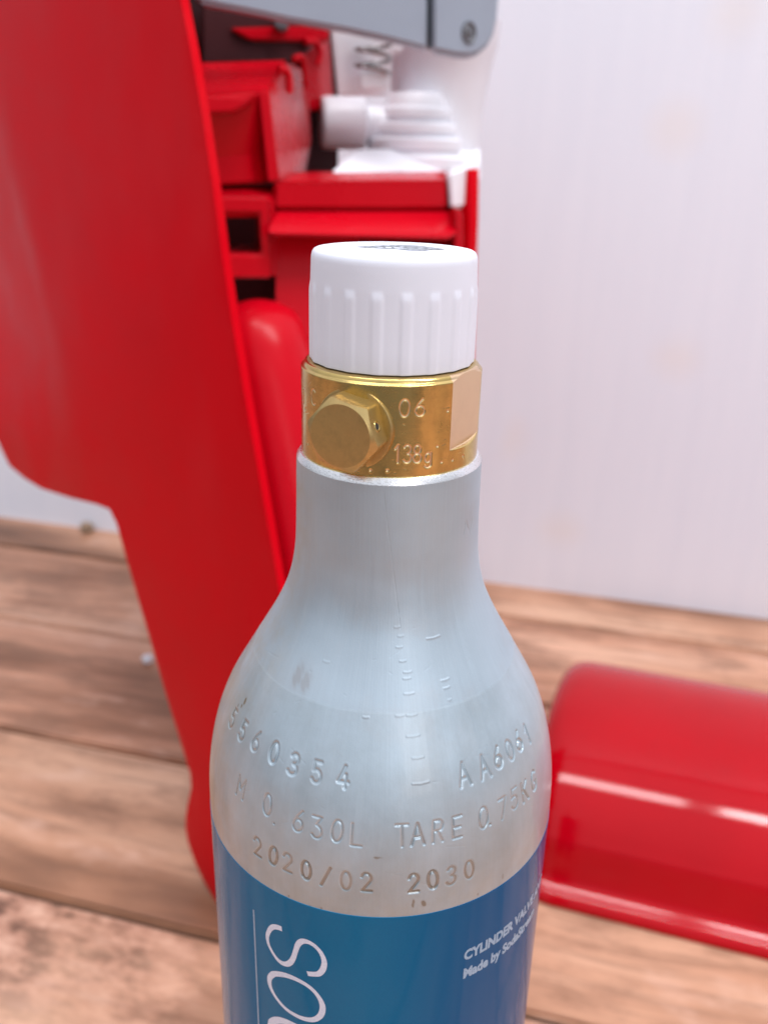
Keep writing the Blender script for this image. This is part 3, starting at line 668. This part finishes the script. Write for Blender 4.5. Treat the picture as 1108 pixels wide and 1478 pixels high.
# inner walls, leaning with the column
def lean(y): return -0.006-0.062*max(0, (y-330))/670.0
prism('inner_wall', [on_b(x, y, lean(y)) for x, y in [(398, 330), (508, 336), (546, 386), (648, 386), (656, 336), (668, 336), (672, 500), (676, 1000), (430, 1000), (390, 700), (352, 446), (398, 442)]], 0.005, RED_IN, DM, 0.0)
prism('shade_backing', [(0.004, 0.083, 0.20), (0.146, 0.083, 0.20), (0.146, 0.083, 0.458), (0.004, 0.083, 0.458)], 0.005, SHADE_MAROON, DM, 0.0, (0, 1, 0))  # deep wall of the bay, its shade put into the colour
prism('top_cover', [(0.0, 0.05, 0.462), (W2, 0.05, 0.462), (W2, 0.24, 0.462), (0.03, 0.24, 0.462)], 0.012, RED, DM, 0.002, (0, 0, 1))
prism('base_plate', [(0.006, bfoot+0.02, 0.001), (W2-0.004, bfoot+0.02, 0.001), (W2-0.004, -0.004, 0.001), (0.006, -0.004, 0.001)], 0.02, RED_IN, DM, 0.002, (0, 0, 1))
# upright boss beside the bay
bm = bmesh.new(); ns = 28; ringsb = []
for (x, y, rx) in [(372, 432, 2), (372, 434, 14), (373, 438, 26), (375, 447, 38), (376, 462, 47), (378, 490, 52), (381, 540, 54), (386, 620, 54), (392, 720, 54), (400, 850, 54), (410, 1000, 54)]:
    c0 = on_b(x, y, lean(y)-0.004); k = rx/54.0*0.0185
    c0 = (max(c0[0], k+0.005), c0[1], c0[2]); ringsb.append([bm.verts.new((c0[0]+k*math.cos(2*math.pi*q/ns), c0[1]+0.95*k*math.sin(2*math.pi*q/ns), c0[2])) for q in range(ns)])
for A, B in zip(ringsb, ringsb[1:]):
    for q in range(ns): bm.faces.new((A[q], A[(q+1) % ns], B[(q+1) % ns], B[q]))
bm.faces.new(ringsb[0]); bm.faces.new(ringsb[-1])
bm_obj('rounded_column', bm, RED_IN, DM, 60)
# shelf carrying the valve
prism('shelf', PBX([(396, 261), (645, 259), (646, 303), (394, 303)], -0.012), 0.055, RED_IN, DM, 0.0016)
prism('shelf_top', [on_b(404, 248, 0.020), on_b(645, 246, 0.020), on_b(645, 261, -0.0125), on_b(396, 263, -0.0125)], 0.008, RED_IN, DM, 0.0008, (0, 0.4, -0.9))
prism('shelf_ledge', [on_b(396, 304, -0.010), on_b(650, 304, -0.010), on_b(667, 322, -0.027), on_b(660, 338, -0.027), on_b(648, 347, -0.027), on_b(388, 341, -0.027), on_b(386, 330, -0.027)], 0.028, RED_IN, DM, 0.0012)
prism('support_rib', PBX([(655, 300), (668, 305), (670, 420), (655, 420)], -0.026), 0.03, RED_IN, DM, 0.001)
# left column of the inner frame
prism('column_block', PBX([(286, 160), (389, 158), (403, 263), (300, 268)], -0.006), 0.05, RED_IN, DM, 0.001)
prism('column_hood', [on_b(280, 90, 0.045), on_b(416, 86, 0.045), on_b(389, 131, -0.012), on_b(284, 137, -0.012)], 0.03, RED_IN, DM, 0.0012, (0, 0.25, -0.9))
prism('column_edge', PBX([(372, 131), (389, 131), (404, 262), (386, 263)], -0.013), 0.02, RED_IN, DM, 0.0008)
prism('column_tab', PBX([(286, 136), (366, 140), (352, 153), (335, 162), (290, 164)], -0.020), 0.012, RED_IN, DM, 0.0008)
prism('column_side', [on_b(389, 130, -0.012), on_b(416, 90, 0.030), on_b(436, 100, 0.040), on_b(444, 140, 0.040), on_b(448, 200, 0.040), on_b(440, 250, 0.040), on_b(404, 262, -0.012)], 0.012, RED_IN, DM, 0.001)
prism('column_side', [on_b(430, 70, 0.062), on_b(448, 58, 0.062), on_b(474, 50, 0.075), on_b(482, 160, 0.075), on_b(446, 160, 0.066)], 0.010, RED_IN, DM, 0.001)
def hook(pts, b, r, mat, name='hook'):
    pts3 = [Vector(on_b(x, y, b)) for x, y in pts]; S = smooth_path([tuple(p) for p in pts3], 6); bm = bmesh.new(); rr = []
    for k, q in enumerate(S):
        tq = (Vector(S[min(k+1, len(S)-1)])-Vector(S[max(k-1, 0)])).normalized(); n1 = tq.cross(Vector((0, 1, 0))).normalized(); n2 = tq.cross(n1)
        rr.append([bm.verts.new(Vector(q)+(n1*math.cos(a_)+n2*math.sin(a_))*r) for a_ in (2*math.pi*i/10 for i in range(10))])
    for A, B in zip(rr, rr[1:]):
        for q in range(10): bm.faces.new((A[q], A[(q+1) % 10], B[(q+1) % 10], B[q]))
    bm.faces.new(rr[0]); bm.faces.new(rr[-1]); return bm_obj(name, bm, mat, DM, 60)
hook([(402, 100), (412, 102), (417, 112), (418, 135)], 0.004, 0.0016, RED_IN)
hook([(424, 86), (436, 84), (440, 100), (443, 128)], 0.030, 0.0016, RED_IN)
hook([(440, 60), (456, 62), (462, 78), (458, 95)], 0.055, 0.0016, RED_IN)
def frame(name, outer, inner, depth, mat, bev=0.0012):
    bm = bmesh.new(); E = Vector((0.5, 0.85, 0))*depth; n = len(outer)
    A, B = [bm.verts.new(p) for p in outer], [bm.verts.new(p) for p in inner]
    A2, B2 = [bm.verts.new(Vector(p)+E) for p in outer], [bm.verts.new(Vector(p)+E) for p in inner]
    for k in range(n):
        k2 = (k+1) % n
        bm.faces.new((A[k], A[k2], B[k2], B[k])); bm.faces.new((A2[k], B2[k], B2[k2], A2[k2]))
        bm.faces.new((A[k], A2[k], A2[k2], A[k2])); bm.faces.new((B[k], B[k2], B2[k2], B2[k]))
    bmesh.ops.recalc_face_normals(bm, faces=bm.faces); bevel_all(bm, bev); return bm_obj(name, bm, mat, DM, 40)
frame('square_socket', PBX([(290, 282), (388, 284), (392, 402), (305, 402)], -0.020), PBX([(300, 306), (374, 308), (378, 367), (310, 367)], -0.020), 0.04, RED_IN)
prism('socket_side', [on_b(388, 290, -0.020), on_b(406, 268, 0.0), on_b(414, 350, 0.0), on_b(414, 396, 0.0), on_b(392, 402, -0.020)], 0.012, RED_IN, DM, 0.0008)
prism('socket_top', [on_b(290, 266, 0.004), on_b(404, 266, 0.004), on_b(388, 292, -0.020), on_b(290, 290, -0.020)], 0.01, RED_IN, DM, 0.0008, (0, 0.4, -0.6))
# upper opening behind the lever
prism('upper_rail', PBX([(330, 40), (474, 36), (474, 60), (360, 58)], 0.055), 0.01, RED_IN, DM, 0.001)
prism('cavity_shade_block', PBX([(292, -5), (455, 32), (452, 64), (425, 90), (292, 92)], 0.058), 0.02, SHADE_MAROON, DM, 0.001)  # block added to darken the upper cavity, shade painted as maroon
prism('latch', PBX([(393, 27), (416, 30), (414, 43), (398, 43)], 0.050), 0.012, GREY_DK, DM, 0.001)
# white bracket with spring
prism('spring_bracket', PBX([(474, 20), (575, 36), (583, 62), (580, 76), (566, 78), (563, 139), (488, 139)], 0.030), 0.005, WHITE, DM, 0.0012)
b0 = 0.018; top = on_b(540, 40, b0); bot = on_b(538, 106, b0); bm = bmesh.new(); rr = []; NT = 2.9
for k in range(150):
    s = k/149; a_ = s*NT*2*math.pi; r = 0.0085
    cpt = Vector(top).lerp(Vector(bot), s); rr.append(cpt+Vector((r*math.cos(a_), r*0.8*math.sin(a_), 0)))
tub = []
for k, q in enumerate(rr):
    tq = (rr[min(k+1, 149)]-rr[max(k-1, 0)]).normalized(); n1 = tq.cross(Vector((0, 0, 1))).normalized(); n2 = tq.cross(n1)
    tub.append([bm.verts.new(q+(n1*math.cos(a_)+n2*math.sin(a_))*0.0009) for a_ in (2*math.pi*i/8 for i in range(8))])
for A, B in zip(tub, tub[1:]):
    for q in range(8): bm.faces.new((A[q], A[(q+1) % 8], B[(q+1) % 8], B[q]))
bm_obj('spring', bm, STEEL, DM, 60)
prism('spring_seat', PBX([(518, 104), (560, 101), (557, 129), (520, 130)], 0.014), 0.010, PALE, DM, 0.001)
# carbonating valve
VC = on_b(598, 200, 0.046); zr = lambda y: on_b(598, y, 0.024)[2]
valve_w = lathe('carbonating_valve', [(0.0, zr(128)), (0.0128, zr(128)), (0.0144, zr(136)), (0.0158, zr(149)), (0.0176, zr(152)), (0.0183, zr(155)), (0.0185, zr(166)), (0.0180, zr(168)), (0.0172, zr(170)), (0.0176, zr(173)), (0.0208, zr(175)), (0.0216, zr(178)), (0.0218, zr(189)), (0.0212, zr(191)), (0.0202, zr(193)), (0.0208, zr(196)), (0.0238, zr(198)), (0.0247, zr(201)), (0.0248, zr(214)), (0.0240, zr(216)), (0.0230, zr(219)), (0.0250, zr(224)), (0.0272, zr(228)), (0.0274, zr(243))], WHITE, DM, 64, 40, (VC[0], VC[1], 0))
ax = Vector((-0.86, 0.50, 0.0)).normalized(); rq = ax.to_track_quat('Z', 'Y').to_matrix()
so = Vector((VC[0], VC[1], zr(178))) + ax*0.0195
lathe('valve_nozzle', [(0.0085, -0.006), (0.0085, 0.0), (0.0085, 0.006), (0.0112, 0.0068), (0.0122, 0.0075), (0.0124, 0.009), (0.0124, 0.027), (0.0120, 0.0284), (0.0110, 0.0292), (0.006, 0.0295), (0, 0.0296)], WHITE, DM, 48, 40, so, rq)
prism('valve_base', [on_b(472, 252, 0.014), on_b(512, 214, 0.040), on_b(694, 210, 0.040), on_b(694, 256, 0.014)], 0.007, WHITE, DM, 0.0015, (0, 0.4, -0.7))
prism('valve_foot', PBX([(646, 248), (694, 232), (688, 262), (672, 300), (650, 303)], -0.014), 0.016, WHITE, DM, 0.0015)
HC = on_b(632, 140, 0.058); zh = lambda y: on_b(632, y, 0.04)[2]
lathe('valve_housing', [(0.0310, zh(20)), (0.0300, zh(60)), (0.0285, zh(75)), (0.0265, zh(110)), (0.0245, zh(150)), (0.0235, zh(195)), (0.0240, zh(240))], PALE, DM, 72, 40, (HC[0], HC[1], 0))
# lever arm and its pivot end
lev = prism('lever_arm', PBX([(262, -50), (616, -50), (616, 71), (584, 63), (550, 54.6), (500, 44), (415, 29), (374, 20), (284, 3)], 0.0), 0.012, GREY, DM, 0.0014)
piv = prism('lever_pivot', PBX([(624, -50), (716, -50), (719, 0), (717, 28), (712, 50), (703, 67), (690, 78), (676, 82), (660, 81), (624, 74)], -0.0015), 0.014, GREY, DM, 0.0018)
prism('lever_joint', PBX([(610, -48), (628, -48), (628, 72), (610, 66)], 0.004), 0.008, GREY_DK, DM, 0.0)
pc = Vector(on_b(676, 47, -0.0015)); rq = Vector((0, -1, 0)).to_track_quat('Z', 'Y').to_matrix()
lathe('pivot_pin', [(0.0046, -0.001), (0.0046, 0.0006), (0.0040, 0.0009), (0.0034, 0.0002), (0.0030, -0.0002), (0.0026, 0.0002), (0.0015, 0.0007), (0, 0.0008)], GREY_DK, piv, 40, 40, pc, rq)

# ------------------------------------------------------------------ red cover lying on the floor
A0 = at_z(787, 1292, 0.0); A1 = at_z(1108, 1372, 0.0); ca = math.atan2(A1[1]-A0[1], A1[0]-A0[0])
PC = empty('machine_cover', (A0[0], A0[1], 0), ca)
tag(PC, 'glossy red curved back cover lying on the wooden floor beside the gas cylinder', 'cover')
prof = [(-0.007, 0.0005), (-0.007, 0.003), (-0.005, 0.006), (0.0, 0.0085), (0.0028, 0.012)]
CA_, CB_, CN_ = 0.0925, 0.0680, 2.25                        # half-round shell, a little flattened
for k in range(6, 47):
    q = math.pi*(1-k/48.0); cx, sx_ = math.cos(q), math.sin(q)
    prof.append((0.0945+CA_*math.copysign(abs(cx)**(2/CN_), cx), CB_*abs(sx_)**(2/CN_)))
prof.append((0.187, 0.0005))
prof = [p_ for k, p_ in enumerate(prof) if k < 5 or p_[1] > 0.0135 or p_[0] > 0.1]
S = smooth_path([(a_, b_, 0) for a_, b_ in prof], 3); S = [(q[0], max(q[1], 0.0005)) for q in S]
# left end: rounded in plan and falling off at the corner
XS = [-0.012, -0.0118, -0.0112, -0.010, -0.008, -0.005, -0.001, 0.004, 0.012, 0.03, 0.06, 0.1, 0.15, 0.2, 0.25, 0.3, 0.34]
rows_ = []
for x in XS:
    q = max(0.0, (0.004-x)/0.0162); kk = 1-0.10*(1-math.sqrt(max(0, 1-q*q)))
    rows_.append([(x - 0.0025*math.sin(u*24), (u-0.09)*kk+0.09, z*(1-0.16*(1-math.sqrt(max(0, 1-q*q))))) for u, z in S])
P = np.array(rows_); me = grid_mesh('shell', P)
sh = link('shell', me, RED_GLOSS, PC, 180)
md = sh.modifiers.new('s', 'SOLIDIFY'); md.thickness = 0.0022; md.offset = -1 if me.polygons[200].normal.z > 0 else 1
n0 = rows_[0]; bm = bmesh.new(); bm.faces.new([bm.verts.new((x+0.0006, u, z*0.995)) for x, u, z in n0])
bm_obj('end_wall', bm, RED_GLOSS, PC, None)
dg = bpy.context.evaluated_depsgraph_get(); m2 = bpy.data.meshes.new_from_object(sh.evaluated_get(dg)); sh.modifiers.clear(); sh.data = m2; m2.name = 'shell'

# ------------------------------------------------------------------ crumb on the floor
q = at_z(213, 953, 0.002); bm = bmesh.new(); bmesh.ops.create_icosphere(bm, subdivisions=3, radius=0.0042)
for v in bm.verts: v.co = v.co*(1+0.25*math.sin(v.co.x*1900+1)*math.cos(v.co.y*1500)+0.12*math.sin(v.co.z*3100)); v.co.z *= 0.75
cr_ = bm_obj('crumb', bm, WHITE, None, 60); cr_.location = (q[0], q[1], 0.003)
tag(cr_, 'small white crumb on the floorboards left of the red machine leg', 'crumb')

q = at_z(150, 752, 0.0); bm = bmesh.new(); bmesh.ops.create_icosphere(bm, subdivisions=3, radius=0.006)
for v in bm.verts: v.co = v.co*(1+0.3*math.sin(v.co.x*1300)*math.cos(v.co.z*1100+2)+0.15*math.sin(v.co.y*2300)); v.co.z *= 0.9
FLK = plastic('brown_fleck', (0.30, 0.21, 0.14), 0.8, 0.05)
fk = bm_obj('fleck', bm, FLK, None, 60); qq = np.array([q[0], q[1], 0.0]); sft = max(0.0, float(qq@fper)-(WALLV-0.008)); qq = qq-fper*sft
fk.location = (qq[0], qq[1], 0.005)
tag(fk, 'tiny brown fleck of dirt on the floor at the foot of the pale wall', 'dirt fleck')
